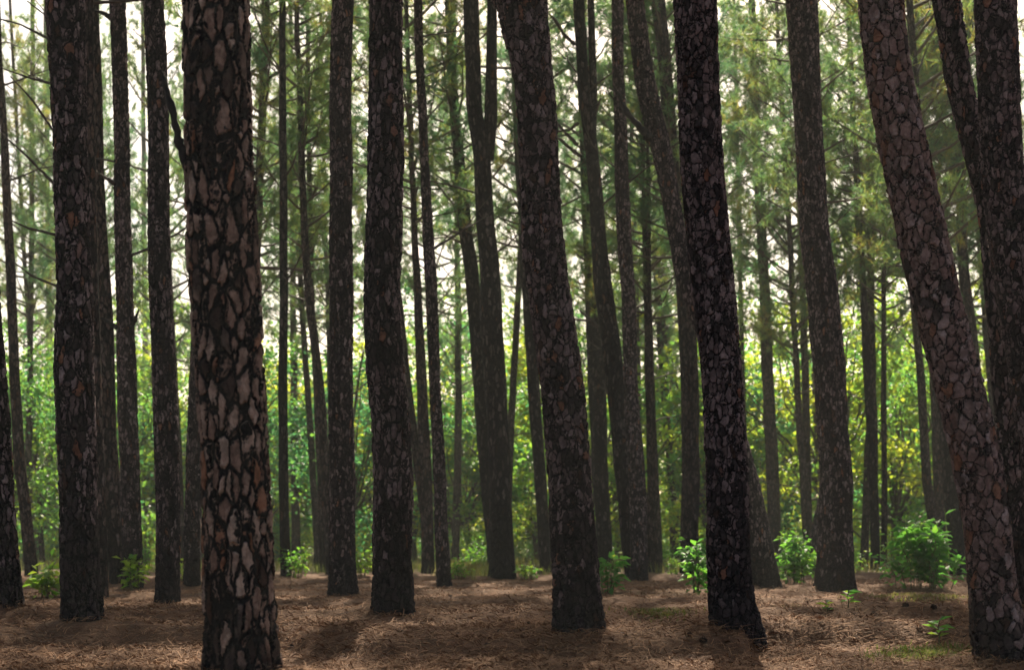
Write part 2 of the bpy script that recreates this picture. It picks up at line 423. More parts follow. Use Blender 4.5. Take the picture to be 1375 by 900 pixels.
def trunk_mesh(pts, d, mat, near, seed, H, flare=0.0, z0=0.0):
    """centre line measured down the photo, unprojected at depth d; origin at the foot."""
    rng = np.random.default_rng(seed)
    yb = max(p[1] for p in pts)
    # fine sampling in z
    zt = wz(0, d) + 0.2
    step = 0.014 if near >= 2 else (0.03 if near == 1 else 0.16)
    zv = np.arange(z0 - 0.35, zt, step); zu = np.arange(zt, z0 + H, 0.45)
    zs = np.concatenate([zv, zu]) if len(zu) else zv
    ypx = HZ - (zs - EYE) / d * FPX
    fy = np.linspace(-10, yb + 20, 400)
    c, w = resample(pts, fy)
    ker = np.hanning(41); ker /= ker.sum()
    pad = lambda a: np.convolve(np.pad(a, 20, mode='edge'), ker, mode='valid')
    c = pad(c); w2 = pad(w)
    slope_top = (c[20] - c[60]) / (fy[60] - fy[20])       # px sideways per px upward
    slope_top = max(-0.25, min(0.25, slope_top))
    cc = np.interp(ypx, fy, c); ww = np.interp(ypx, fy, w2)
    above = np.maximum(0, -ypx); damp = 600.0
    cc = cc + slope_top * damp * (1 - np.exp(-above / damp))
    X = (cc - CX) / FPX * d; R = ww / FPX * d * 0.5 * 0.93
    hrel = np.clip((zs - zt) / max(0.5, z0 + H - zt), 0, 1)
    R = np.where(zs > zt, R * (1 - 0.85 * hrel), R)
    X = X + np.interp(zs, np.arange(-1, 40), rng.normal(0, 0.010, 41))
    Yo = np.interp(zs, np.arange(-1, 40, 2.0), rng.normal(0, 0.05, 21)) * np.clip((zs - z0) / 4, 0, 1)
    R = R * (1 + flare * np.exp(-(zs - z0) / 0.22))
    seg = {3: 128, 2: 88, 1: 40, 0: 12}[near]
    th = np.arange(seg) * 2 * math.pi / seg
    ct, st = np.cos(th)[None], np.sin(th)[None]; z2 = zs[:, None]
    lump = 0.10 * fbm(ct * 1.3 + z2 * 0.9 + seed, st * 1.3 + z2 * 0.55, seed, 3) + 0.05 * fbm(ct * 4 + z2 * 2.1, st * 4 - z2 * 2.6 + seed, seed + 3, 2)
    root = np.exp(-np.clip(z2 - z0, -0.1, 9) / 0.25) * 0.12 * np.sin(th * 5 + seed + 1.5 * np.sin(th * 2))[None]
    r = R[:, None] * (1 + lump + root)
    V = np.stack([X[:, None] + r * ct, Yo[:, None] + r * st, np.broadcast_to(z2, r.shape)], -1)
    X0 = float(np.interp(z0, zs, X))
    V = V - np.array([X0, 0, z0])
    n = len(zs); i = np.arange(n - 1)[:, None]; j = np.arange(seg)[None]; j2 = (j + 1) % seg
    F = np.stack([i * seg + j, i * seg + j2, (i + 1) * seg + j2, (i + 1) * seg + j], -1).reshape(-1, 4)
    mb = MB(); mb.add(V.reshape(-1, 3), F)
    top = np.concatenate([V[-1], [[X[-1] - X0, Yo[-1], zs[-1] - z0 + 0.1]]])
    mb.add(top, [[k, (k + 1) % seg, seg] for k in range(seg)])
    line = np.stack([X - X0, Yo, zs - z0, R], 1)
    return mb.mesh('trunk', [mat]), X0, line

def at_h(line, h):
    return np.array([np.interp(h, line[:, 2], line[:, k]) for k in range(4)])

NPINE = 0
def pine(label, pts, mat, near, H=25.0, cb=None, branches=0, group='tall pines of the plantation', flare=0.05, depth=None, bz=None, forks=(), stubs=()):
    global NPINE
    NPINE += 1; seed = 1000 + NPINE * 7; rng = np.random.default_rng(seed)
    pts = sorted(pts, key=lambda t: -t[1]); b = pts[0]
    d = depth or ray_ground(b[0], b[1])
    if not depth: d += 0.2 * b[2] / FPX * d          # the picture shows the front of the foot
    z0 = float(ground_z(wx(b[0], d), d))
    me, X0, line = trunk_mesh(pts, d, M[mat], near, seed, H, flare, z0)
    root = obj('pine_tree', None, None, (X0, d, z0)); root.empty_display_size = 0.3
    tag(root, label, 'tree', group)
    obj('trunk', me, root)
    if d < 30: MOUNDS.append((X0, d, b[2] / FPX * d * 0.5))
    cb = cb if cb is not None else (max(11.5, wz(0, d) + 0.4) if d < 42 else rng.uniform(8.0, 11.5))
    p = at_h(line, cb); q = at_h(line, min(H - 0.5, cb + 6))
    dv = Vector((q[0] - p[0], q[1] - p[1], q[2] - p[2])).normalized()
    cr = CROWNS[int(rng.integers(0, 5))] if d > 23 else THIN[int(rng.integers(0, 2))]
    o = obj('crown', cr, root, (p[0], p[1], p[2]))
    s = (H - cb + 0.6) / 14.0
    o.rotation_euler = (Vector((0, 0, 1)).rotation_difference(dv) @ Matrix.Rotation(rng.uniform(0, 6.28), 3, 'Z').to_quaternion()).to_euler()
    o.scale = (1.0, 1.0, s)
    lo = max(2.6, cb - 8.0)
    for k in range(branches):
        h = lo + (cb + 3 - lo) * (k + rng.uniform(0, 1)) / branches
        p = at_h(line, h); az = rng.uniform(0, 6.28)
        sc = rng.uniform(0.55, 1.15)
        obj('branch', DEAD[int(rng.integers(0, 9))], root, (p[0] + math.cos(az) * p[3] * .7, p[1] + math.sin(az) * p[3] * .7, p[2]), (rng.normal(0, 0.4), -rng.uniform(-0.1, 0.35), az), (sc,) * 3)
    # a second stem leaving the first
    for f in forks:
        fy = np.linspace(min(t[1] for t in f), max(t[1] for t in f), 60)
        c, w = resample(f, fy); zs = wz(fy, d) - z0; X = wx(c, d) - X0; R = w / FPX * d * 0.5
        P = np.stack([X, np.zeros_like(X) + 0.02, zs], 1)[::-1]; R = R[::-1]
        up = P[-1] + (P[-1] - P[-8]) / np.linalg.norm(P[-1] - P[-8]) * np.arange(1, 12)[:, None] * 0.6 * (1.0 if min(t[1] for t in f) <= 0 else 0.0)
        if min(t[1] for t in f) <= 0:
            P = np.concatenate([P, up]); R = np.concatenate([R, np.linspace(R[-1], 0.03, 11)])
        mb = MB(); tube(mb, P, R, 16); obj('forked_stem', mb.mesh('forked_stem', [M[mat]]), root)
    # burnt branch stubs seen in the photo: (px, py, width) from trunk to tip
    for f in stubs:
        f = np.array(f, float); n = 24; t = np.linspace(0, 1, n); tt = np.linspace(0, 1, len(f))
        c = np.interp(t, tt, f[:, 0]); y = np.interp(t, tt, f[:, 1]); w = np.interp(t, tt, f[:, 2])
        jit = rng.normal(0, 0.8, n) * (w / 10)
        P = np.stack([wx(c + jit, d) - X0, -0.12 * t - 0.02, wz(y, d) - z0], 1)
        mb = MB(); tube(mb, P, w / FPX * d * 0.5 * (1 + 0.12 * rng.normal(0, 1, n)), 10)
        obj('dead_branch', mb.mesh('dead_branch', [M['char'] if f[:, 2].max() > 7 else M['twig']]), root)
    return root, d

P_ = pine
# ---- the near pines
P_('thickest pine, black bark scattered with pale tan plates, burnt stub high on its side',
   [(329, 917, 107), (325, 850, 101), (321, 750, 97), (312, 600, 94), (303, 450, 93), (298, 360, 98), (293, 200, 93), (289, 0, 92)], 'bark_first', 3, 25, flare=0.02,
   stubs=[[(254, 236, 13), (247, 205, 12), (240, 180, 11), (233, 145, 9), (226, 112, 6), (224, 104, 2)]])
P_('big leaning pine with broad purplish polygonal plates, curving away at its blackened foot',
   [(1356, 893, 84), (1343, 860, 78), (1334, 800, 65), (1324, 700, 64), (1307, 600, 66), (1282, 500, 66), (1270, 450, 66), (1252, 373, 67), (1237, 300, 69), (1217, 200, 66), (1197, 100, 64), (1182, 0, 61)], 'bark_lean', 3, 25, flare=0.0)
P_('straight upper stem with grey brown plates, crossed by a slanting pine at the picture edge',
   [(1432, 862, 68), (1415, 700, 62), (1392, 550, 60), (1368, 400, 58), (1354, 300, 57), (1343, 200, 57), (1339, 100, 57), (1335, 0, 58)], 'bark_plate', 2, 25)
P_('dark slanting pine in the centre whose top bulges, bark speckled with small tan plates',
   [(779, 856, 68), (774, 775, 63), (765, 646, 59), (752, 508, 60), (737, 380, 57), (728, 300, 55), (720, 200, 53), (712, 107, 54), (703, 53, 60), (699, 0, 63)], 'bark_plate', 2, 24, flare=0.03,
   forks=[[(694, 60, 28), (684, 20, 26), (676, 0, 24), (672, -8, 22)]])
P_('thick pine with cracked plates on a wide flaring foot that spreads to one side',
   [(989, 849, 74), (983, 815, 64), (978, 760, 59), (976, 646, 57), (969, 508, 56), (958, 373, 62), (946, 250, 61), (938, 120, 57), (930, 0, 60)], 'bark_plate', 2, 25, flare=0.0)
P_('straight black pine with a dark smooth look standing alone left of the centre gap',
   [(532, 831, 58), (528, 740, 53), (528, 646, 53), (524, 570, 52), (517, 508, 53), (515, 373, 51), (516, 200, 51), (517, 0, 46)], 'bark_dark', 2, 25)
P_('tall sooty pine with reddish flakes low on its stem, small knob halfway up',
   [(111, 839, 56), (107, 740, 54), (106, 646, 53), (102, 520, 54), (100, 500, 55), (99, 373, 47), (94, 200, 46), (85, 0, 53)], 'bark_dark', 2, 25)
P_('dark pine leaning slightly, flared foot, between the leafy shrubs',
   [(1121, 797, 57), (1122, 740, 50), (1124, 646, 45), (1115, 508, 45), (1104, 380, 45), (1095, 300, 41), (1088, 200, 39), (1081, 100, 40), (1076, 0, 45)], 'bark_dark', 2, 25, flare=0.06)
P_('upright dark pine beside the straight black pine, slim and evenly tapered',
   [(461, 803, 41), (460, 740, 38), (459, 646, 37), (458, 508, 33), (458, 373, 33), (458, 200, 31), (460, 0, 30)], 'bark_dark', 2, 25)
P_('slim straight dark pine just left of the thickest trunk',
   [(226, 813, 35), (225, 740, 33), (225, 646, 34), (220, 508, 34), (214, 373, 31), (210, 200, 29), (204, 0, 28)], 'bark_dark', 2, 25)
P_('short visible foot of a black pine cut off by the picture edge at far left',
   [(19, 821, 32), (12, 740, 30), (5, 646, 28), (-3, 508, 27), (-10, 373, 25), (-20, 150, 24), (-28, 0, 22)], 'bark_dark', 2, 24)
P_('dark pine with a knot and short dead stubs ringing it at mid height',
   [(179, 794, 28), (176, 700, 28), (175, 646, 28), (170, 508, 27), (167, 400, 24), (163, 200, 21), (158, 0, 22)], 'bark_dark', 1, 24, branches=3,
   stubs=[[(160, 441, 8), (150, 436, 6), (139, 428, 3)], [(178, 437, 8), (184, 428, 5), (189, 417, 2)], [(156, 247, 7), (143, 240, 4), (128, 230, 2)], [(150, 25, 8), (142, 20, 6), (130, 17, 3)]])
P_('slanting pine with a burnt crooked branch, crossing behind the wide footed pine',
   [(1030, 789, 40), (1018, 720, 37), (1003, 646, 35), (985, 580, 35), (960, 480, 32), (921, 373, 27), (905, 290, 25), (885, 187, 29), (864, 100, 29), (852, 0, 26)], 'bark_dark', 1, 24,
   stubs=[[(874, 186, 13), (865, 179, 12), (855, 168, 9), (843, 155, 8), (836, 143, 7), (829, 128, 4), (822, 117, 2)], [(829, 128, 3), (823, 134, 2), (815, 124, 1)]])
P_('dark slanting pine whose upper stem crosses the straight grey plated one',
   [(1371, 814, 38), (1366, 740, 35), (1360, 646, 33), (1350, 508, 37), (1341, 400, 36), (1330, 300, 35), (1309, 200, 37), (1286, 100, 36), (1271, 0, 38)], 'bark_dark', 1, 24)
P_('stout dark pine at the centre, its stem forking into a pair high up',
   [(675, 776, 37), (672, 646, 32), (665, 508, 31), (660, 455, 34), (658, 373, 28), (652, 300, 27), (647, 210, 25), (637, 140, 23), (632, 0, 22)], 'bark_mid', 1, 23, branches=2,
   forks=[[(654, 215, 18), (659, 160, 18), (660, 80, 15), (661, -8, 13)]], stubs=[[(652, 470, 12), (644, 460, 8), (636, 452, 3)]])
P_('leaning pine pressed against the back of the forked stem pair',
   [(668, 769, 26), (657, 646, 27), (645, 508, 22), (634, 373, 21), (624, 300, 19), (615, 200, 16), (607, 100, 13), (602, 0, 12)], 'bark_mid', 1, 24, branches=6)
P_('thin blackish pine with a crooked stem in the bright centre gap',
   [(597, 791, 21), (592, 700, 19), (590, 646, 17), (584, 508, 16), (578, 373, 17), (570, 200, 12), (560, 0, 12)], 'bark_dark', 1, 23, branches=4)
P_('dark pine standing half merged with its slanting neighbour behind the central trunk',
   [(858, 781, 25), (855, 646, 24), (847, 508, 20), (842, 373, 20), (838, 300, 21), (834, 200, 19), (830, 100, 16), (829, 0, 17)], 'bark_dark', 1, 24, branches=2)
P_('slanting brown pine with many down curved dead branches and a forked top',
   [(850, 776, 23), (838, 646, 26), (826, 508, 28), (817, 440, 27), (809, 373, 26), (803, 300, 21), (794, 200, 19), (785, 130, 18), (776, 0, 16)], 'bark_mid', 1, 23, branches=6,
   forks=[[(795, 190, 11), (797, 130, 11), (795, 60, 10), (793, -8, 9)]],
   stubs=[[(776, 165, 5), (765, 175, 4), (745, 178, 3), (733, 182, 1)], [(772, 60, 6), (758, 48, 5), (745, 28, 4), (735, 18, 2)], [(776, 195, 5), (760, 180, 4), (742, 160, 3), (728, 150, 1)], [(779, 210, 6), (766, 200, 5), (752, 188, 4), (738, 186, 2)],
          [(800, 150, 5), (803, 142, 4), (806, 134, 2)], [(803, 440, 6), (795, 432, 5), (785, 424, 4), (778, 418, 2)]])
P_('dim straight pine seen directly behind the slanting brown pine',
   [(813, 765, 21), (807, 646, 23), (801, 508, 27), (793, 373, 17), (787, 250, 15), (778, 0, 12)], 'bark_mid', 1, 24, branches=3)
P_('grey brown pine half hidden along the edge of the tall sooty trunk',
   [(136, 807, 22), (131, 646, 22), (127, 508, 20), (124, 373, 20), (121, 200, 16), (118, 0, 13)], 'bark_far', 1, 24, branches=2,
   stubs=[[(118, 122, 5), (80, 116, 4), (40, 106, 3), (4, 94, 1.5)], [(122, 232, 5), (80, 186, 4), (45, 135, 3), (18, 106, 1.5)], [(122, 290, 5), (78, 252, 4), (35, 208, 3), (5, 182, 1.5)],
          [(123, 322, 5), (75, 316, 4), (40, 308, 3), (14, 296, 1.5)], [(124, 398, 5), (80, 386, 4), (45, 372, 3), (20, 352, 1.5)], [(117, 40, 4), (70, 55, 3.5), (30, 35, 2.5), (0, 28, 1.5)], [(118, 60, 4), (90, 42, 3), (60, 20, 2), (40, 5, 1.5)]])
P_('faded reddish brown pine between the sooty trunk and the knotted dark one',
   [(157, 786, 18), (148, 646, 25), (142, 508, 27), (139, 373, 22), (131, 200, 20), (125, 0, 18)], 'bark_far', 1, 24, branches=3)
P_('dark pine peeping out on the left edge of the thickest trunk',
   [(257, 787, 23), (259, 646, 23), (263, 550, 22), (274, 300, 20), (285, 0, 18)], 'bark_dark', 1, 23)
P_('upright brown pine seen through the slit behind the slanting burnt branch pine',
   [(926, 771, 26), (927, 646, 26), (926, 508, 26), (920, 400, 24), (904, 230, 21), (896, 120, 20), (884, 0, 20)], 'bark_far', 1, 24)
P_('slim pine leaning out from behind the speckled central trunk',
   [(733, 769, 17), (726, 646, 17), (716, 508, 18), (707, 380, 16), (695, 150, 14), (688, 0, 12)], 'bark_mid', 1, 23, branches=2)
# ---- the thinner pines further back
fg = 'slender pines further back'
P_('slim bowed pine at the left edge with long dead branches', [(43, 776, 18), (29, 646, 17), (19, 508, 15), (14, 373, 14), (3, 160, 11), (-6, 0, 10)], 'bark_far', 0, 24, branches=8, group=fg)
P_('thin upright pine just behind the bowed one at the left edge', [(36, 760, 13), (38, 646, 11), (40, 508, 9), (42, 373, 8), (44, 0, 6)], 'bark_far', 0, 24, branches=8, group=fg)
P_('pale thin pine in the green gap beside the sooty trunk', [(71, 752, 15), (70, 646, 13), (67, 500, 10), (64, 300, 8), (62, 0, 7)], 'bark_far', 0, 24, branches=8, group=fg)
P_('very thin pine in the gap between knotted pine and slim straight one', [(197, 748, 11), (196, 600, 9), (194, 400, 8), (192, 0, 6)], 'bark_far', 0, 24, branches=7, group=fg)
P_('thin pine leaning behind the thickest trunk, only its upper half showing', [(330, 770, 17), (337, 500, 14), (351, 200, 12), (357, 0, 12)], 'bark_far', 1, 24, branches=5, group=fg)
P_('straight slim dark pine rising unbroken right of the thickest trunk', [(384, 774, 15), (381, 646, 14), (380, 508, 13), (381, 373, 12), (379, 200, 11), (378, 0, 9)], 'bark_mid', 1, 24, branches=6, group=fg)
P_('slim leaning pine tilting toward the upright dark one near the picture top', [(446, 772, 17), (438, 646, 16), (428, 508, 14), (415, 400, 12), (409, 300, 11), (405, 200, 10), (398, 0, 7)], 'bark_far', 0, 23, branches=8, group=fg)
P_('short looking thin pine with one arching branch in the bright green gap', [(398, 757, 14), (396, 646, 11), (395, 520, 10), (393, 373, 9), (390, 0, 6)], 'bark_far', 0, 23, branches=8, group=fg)
P_('pale sunlit thin pine tucked against the upright dark trunk', [(433, 769, 11), (430, 646, 10), (425, 540, 9), (418, 373, 8), (412, 0, 6)], 'bark_far', 0, 23, branches=5, group=fg)
P_('greyish pine with a slanting second stem at the edge of the straight black one', [(574, 771, 19), (572, 646, 18), (566, 508, 15), (561, 400, 12), (556, 300, 9), (545, 0, 6)], 'bark_far', 1, 23, branches=8, group=fg,
   forks=[[(570, 690, 13), (562, 630, 13), (552, 560, 12), (545, 500, 11), (538, 420, 9), (528, 330, 5)]])
P_('thin grey pine alone in the brightest sky gap', [(611, 758, 12), (614, 646, 11), (616, 508, 10), (615, 400, 9), (613, 300, 7), (610, 0, 5)], 'bark_far', 0, 24, branches=9, group=fg)
P_('slender dark pine, first of the sparse row right of the merged pair', [(875, 769, 14), (874, 646, 11), (870, 500, 9), (866, 300, 8), (862, 150, 7), (858, 0, 6)], 'bark_far', 0, 24, branches=7, group=fg)
P_('slender brown pine leaning in the sparse row right of the merged pair', [(908, 758, 13), (902, 646, 11), (892, 530, 11), (881, 380, 8), (876, 250, 7), (870, 0, 5)], 'bark_far', 0, 24, branches=7, group=fg)
P_('slender pine leaning against the slit beside the upright brown pine', [(916, 755, 12), (910, 646, 10), (902, 508, 9), (893, 380, 8), (886, 250, 7), (878, 0, 5)], 'bark_far', 0, 24, branches=7, group=fg)
P_('short pale stem low between two slender pines of the sparse row', [(886, 769, 11), (881, 646, 9), (876, 540, 7), (872, 373, 6), (868, 0, 5)], 'bark_far', 0, 22, branches=5, group=fg)
P_('straight hazy brown pine right of the wide footed trunk, green crown around its top', [(1040, 762, 19), (1038, 646, 19), (1031, 508, 17), (1026, 373, 15), (1016, 200, 13), (1010, 0, 10)], 'bark_far', 1, 25, cb=11.5, branches=12, group=fg)
P_('thin reddish pine on the left side of the flared dark pine', [(1086, 762, 14), (1084, 646, 12), (1081, 508, 11), (1077, 373, 10), (1072, 200, 9), (1066, 0, 7)], 'bark_far', 0, 25, branches=8, group=fg)
P_('straight slim pine with bare dead branches in the open green gap', [(1176, 766, 13), (1173, 646, 13), (1165, 508, 12), (1158, 373, 10), (1150, 240, 9), (1143, 100, 8), (1139, 0, 7)], 'bark_mid', 1, 24, cb=13, branches=12, group=fg)
P_('pale hazy stem low behind the slim bare branched pine', [(1160, 762, 13), (1164, 640, 10), (1168, 540, 7), (1172, 373, 6), (1176, 0, 5)], 'bark_far', 0, 22, branches=4, group=fg)
P_('slim pine rising behind the big leafy shrub toward the leaning plated one', [(1262, 768, 17), (1244, 646, 14), (1236, 508, 12), (1228, 420, 11), (1215, 250, 9), (1200, 0, 7)], 'bark_far', 0, 24, branches=10, group=fg,
   stubs=[[(1210, 208, 4), (1180, 198, 3.5), (1150, 184, 3), (1112, 160, 1.5)], [(1213, 252, 4), (1185, 240, 3.5), (1150, 232, 3), (1108, 234, 1.5)], [(1216, 300, 4), (1185, 284, 3.5), (1150, 262, 3), (1120, 252, 1.5)],
          [(1209, 120, 4), (1185, 108, 3), (1150, 92, 2.5), (1120, 88, 1.5)], [(1219, 330, 4), (1190, 318, 3), (1160, 300, 2.5), (1128, 280, 1.5)]])
P_('thin straight pine close beside the big leaner, behind the shrub', [(1264, 764, 13), (1258, 646, 12), (1254, 540, 10), (1248, 373, 8), (1240, 150, 7), (1231, 0, 7)], 'bark_far', 0, 24, branches=8, group=fg)
P_('dark pine hidden behind the foot of the big leaning plated pine', [(1290, 772, 26), (1278, 660, 22), (1266, 540, 18), (1256, 420, 15), (1236, 200, 12), (1220, 0, 10)], 'bark_mid', 0, 24, branches=4, group=fg)
P_('slim purple brown pine in the wedge between the leaner and the crossing stems', [(1327, 766, 18), (1318, 646, 18), (1308, 480, 17), (1295, 373, 16), (1291, 250, 14), (1289, 150, 14), (1284, 0, 12)], 'bark_far', 1, 24, branches=6, group=fg)
P_('thin dim pine in the narrow gap under the crossing stems', [(1350, 764, 14), (1340, 646, 13), (1330, 508, 12), (1318, 373, 9), (1303, 150, 8), (1297, 0, 7)], 'bark_far', 0, 24, branches=6, group=fg)
P_('thin dark stem leaning at the foot of the flared dark pine, top hidden behind it', [(1088, 771, 12), (1094, 715, 13), (1102, 676, 12), (1112, 640, 11), (1115, 508, 10), (1102, 300, 9), (1084, 100, 8), (1074, 0, 8)], 'bark_dark', 0, 22, branches=3, group=fg)
# ---- anonymous thin pines far back, nothing in the photo tells them apart
rng = np.random.default_rng(77)
for k in range(22):
    px = 10 + 1355 * (k + rng.uniform(0.05, 0.95)) / 22
    d = rng.uniform(58, 84); w = rng.uniform(0.22, 0.36) * FPX / d
    ln = rng.normal(-18, 16)
    yb = HZ + FPX * EYE / d
    P_('one of the faint slender pines among sunlit leafy trees at the back', [(px, yb, w * 1.15), (px + ln * 0.25, 560, w), (px + ln, 0, w * 0.6)], 'bark_far', 0, rng.uniform(23, 28), cb=rng.uniform(7.5, 11.5), branches=7,
       group='faint pines at the back', depth=d)

# ----------------------------------------------------------------- ground
ys = np.concatenate([np.linspace(-14, 7, 12), np.arange(7.4, 22, 0.045), np.arange(22, 45, 0.13), np.arange(45, 90, 0.5), np.geomspace(90, 330, 20)])
us = np.concatenate([np.linspace(-1, -0.42, 18)[:-1], np.linspace(-0.42, 0.42, 300), np.linspace(0.42, 1, 18)[1:]])
UU, YY = np.meshgrid(us, ys)
half = np.where(YY < 7, 7, YY) * 1.0
XX = np.where(np.abs(UU) <= 0.42, UU * half, np.sign(UU) * (0.42 * half + (np.abs(UU) - 0.42) / 0.58 * (330 - 0.42 * half)))
ZZ = ground_m(XX, YY)
nx = len(us); ny = len(ys)
i = np.arange(ny - 1)[:, None]; j = np.arange(nx - 1)[None]
F = np.stack([i * nx + j, i * nx + j + 1, (i + 1) * nx + j + 1, (i + 1) * nx + j], -1).reshape(-1, 4)
mb = MB(); mb.add(np.stack([XX, YY, ZZ], -1), F)
tag(obj('ground', mb.mesh('ground', [M['ground']])), 'brown forest floor in low furrow ridges covered with pine needles', 'ground', kind='structure')

# dry needle litter
def litter():
    rng = np.random.default_rng(5); mb = MB()
    n = 240000
    y = 8.2 + (rng.uniform(0, 1, n) ** 1.6) * 30
    x = rng.uniform(-0.36, 0.36, n) * y
    dens = fbm(x * 0.6, y * 0.9, 77, 3)
    k = rng.uniform(-0.75, 0.75, n) < dens + 0.35
    x, y = x[k], y[k]; n = len(x)
    z = ground_m(x, y)
    a = rng.uniform(0, 2 * math.pi, n); el = rng.normal(0.10, 0.16, n)
    L = rng.uniform(0.07, 0.17, n); Wd = rng.uniform(0.0018, 0.0038, n) * (0.7 + y / 30)
    d = np.stack([np.cos(a) * np.cos(el), np.sin(a) * np.cos(el), np.sin(el)], 1)
    s = np.stack([-np.sin(a), np.cos(a), np.zeros(n)], 1) * Wd[:, None]
    up = np.array([0, 0, 1.0])
    p = np.stack([x, y, z + rng.uniform(0.0, 0.022, n)], 1)
    q = p + d * L[:, None]
    zq = ground_m(q[:, 0], q[:, 1]); q[:, 2] = np.maximum(q[:, 2], zq + 0.003)
    mid = (p + q) / 2 + np.stack([rng.normal(0, 0.012, n), rng.normal(0, 0.012, n), rng.uniform(0, 0.018, n)], 1)
    tl = np.stack([np.zeros(n), np.zeros(n), Wd * 0.7], 1)
    V = np.stack([p - s, p + s + tl, mid + s + tl, mid - s, q], 1).reshape(-1, 3)
    b = np.arange(n)[:, None] * 5
    F4 = np.concatenate([b, b + 1, b + 2, b + 3], 1); F3 = np.concatenate([b + 3, b + 2, b + 4], 1)
    mb.add(V, F4); mb.f[3].append(F3); mb.m[3].append(np.zeros(n))
    n = 2600
    y = 8.2 + (rng.uniform(0, 1, n) ** 1.5) * 26; x = rng.uniform(-0.36, 0.36, n) * y
    C = np.stack([x, y, ground_m(x, y) + 0.012], 1)
    D = rng.normal(0, 1, (n, 3)); D[:, 2] *= 0.12
    leaves(mb, C, 0.055, rng, 1, up=1.5, fold=0.15, aspect=0.6, D=D)
    return mb.mesh('needle_litter', [M['straw'], M['flake']], smooth=False)
tag(obj('needle_litter', litter()), 'dry reddish brown pine needles strewn over the forest floor', 'needle litter', kind='stuff')

# ----------------------------------------------------------------- broadleaf trees at the back
def broad_crown(seed, R=3.6, H=9.0, n=6500, size=0.19):
    rng = np.random.default_rng(seed); mb = MB()
    nc = 60
    c = rng.normal(0, 1, (nc, 3)); c /= np.linalg.norm(c, axis=1)[:, None]
    c *= rng.uniform(0.35, 1.0, nc)[:, None] ** 0.6
    c = c * np.array([R, R, H * 0.5]) * (1 + 0.25 * rng.normal(0, 1, (nc, 1)))
    c[:, 2] += H * 0.5
    rad = rng.uniform(0.35, 0.85, nc)
    k = rng.integers(0, nc, n)
    p = rng.normal(0, 1, (n, 3)); p *= (rad[k] * 0.62)[:, None] * np.array([1, 1, 0.7])
    C = c[k] + p
    leaves(mb, C, size, rng, 0, up=0.35, aspect=0.7)
    for q in c[::2]:
        P = np.linspace((0, 0, H * 0.12), q, 6) + rng.normal(0, 0.10, (6, 3)); P[0] = (0, 0, H * 0.10)
        P[:, 2] -= 0.25 * np.sin(np.linspace(0, math.pi, 6))
        tube(mb, P, np.linspace(0.05, 0.012, 6), 4, 1, cap=False)
    return mb.mesh('broadleaf_crown', [M['leaf'], M['bark_broad']])
BROAD = [broad_crown(500 + k, 3.0 + 0.4 * (k % 3), 8.0 + (k % 4), 7000, 0.195) for k in range(6)]
def broad_trunk(seed):
    rng = np.random.default_rng(seed); mb = MB()
    P = curve_path((0, 0, -0.3), (rng.normal(0, .1), rng.normal(0, .1), 1), 8.5, 12, (rng.normal(0, .2), rng.normal(0, .2), 0), 0.06, rng)
    tube(mb, P, np.linspace(0.13, 0.03, 13), 8)
    for s in range(3):
        j = 3 + s * 2; d = np.array([rng.normal(0, 1), rng.normal(0, 1), 1.1])
        tube(mb, curve_path(P[j], d, 3.0, 6, (0, 0, .6), .1, rng), np.linspace(0.06, 0.015, 7), 6)
    return mb.mesh('broadleaf_trunk', [M['bark_broad']])
BTR = [broad_trunk(600 + k) for k in range(5)]
rng = np.random.default_rng(91)
NB = 48
for k in range(NB):
    row = k % 3
    d = (80, 92, 108)[row] + rng.uniform(-13, 10)
    px = -60 + 1500 * (k // 3 + rng.uniform(0.1, 0.9) + 0.33 * row) / (NB / 3)
    x = wx(px, d); z = float(ground_z(x, d))
    r = obj('broadleaf_tree', None, None, (x, d, z), (0, 0, rng.uniform(0, 6.28)))
    tag(r, 'one of the bright yellow green leafy trees massed behind the pines', 'tree', 'leafy trees massed behind the pines')
    s = rng.uniform(0.85, 1.25) * (1.25, 1.4, 1.55)[row] * (0.9 if k % 2 else 1.0)
    obj('trunk', BTR[k % 5], r, scale=(s, s, s))
    lift = rng.uniform(0.2, 1.4)
    obj('crown', BROAD[int(rng.integers(0, 6))], r, (0, 0, lift), scale=(s, s, s))

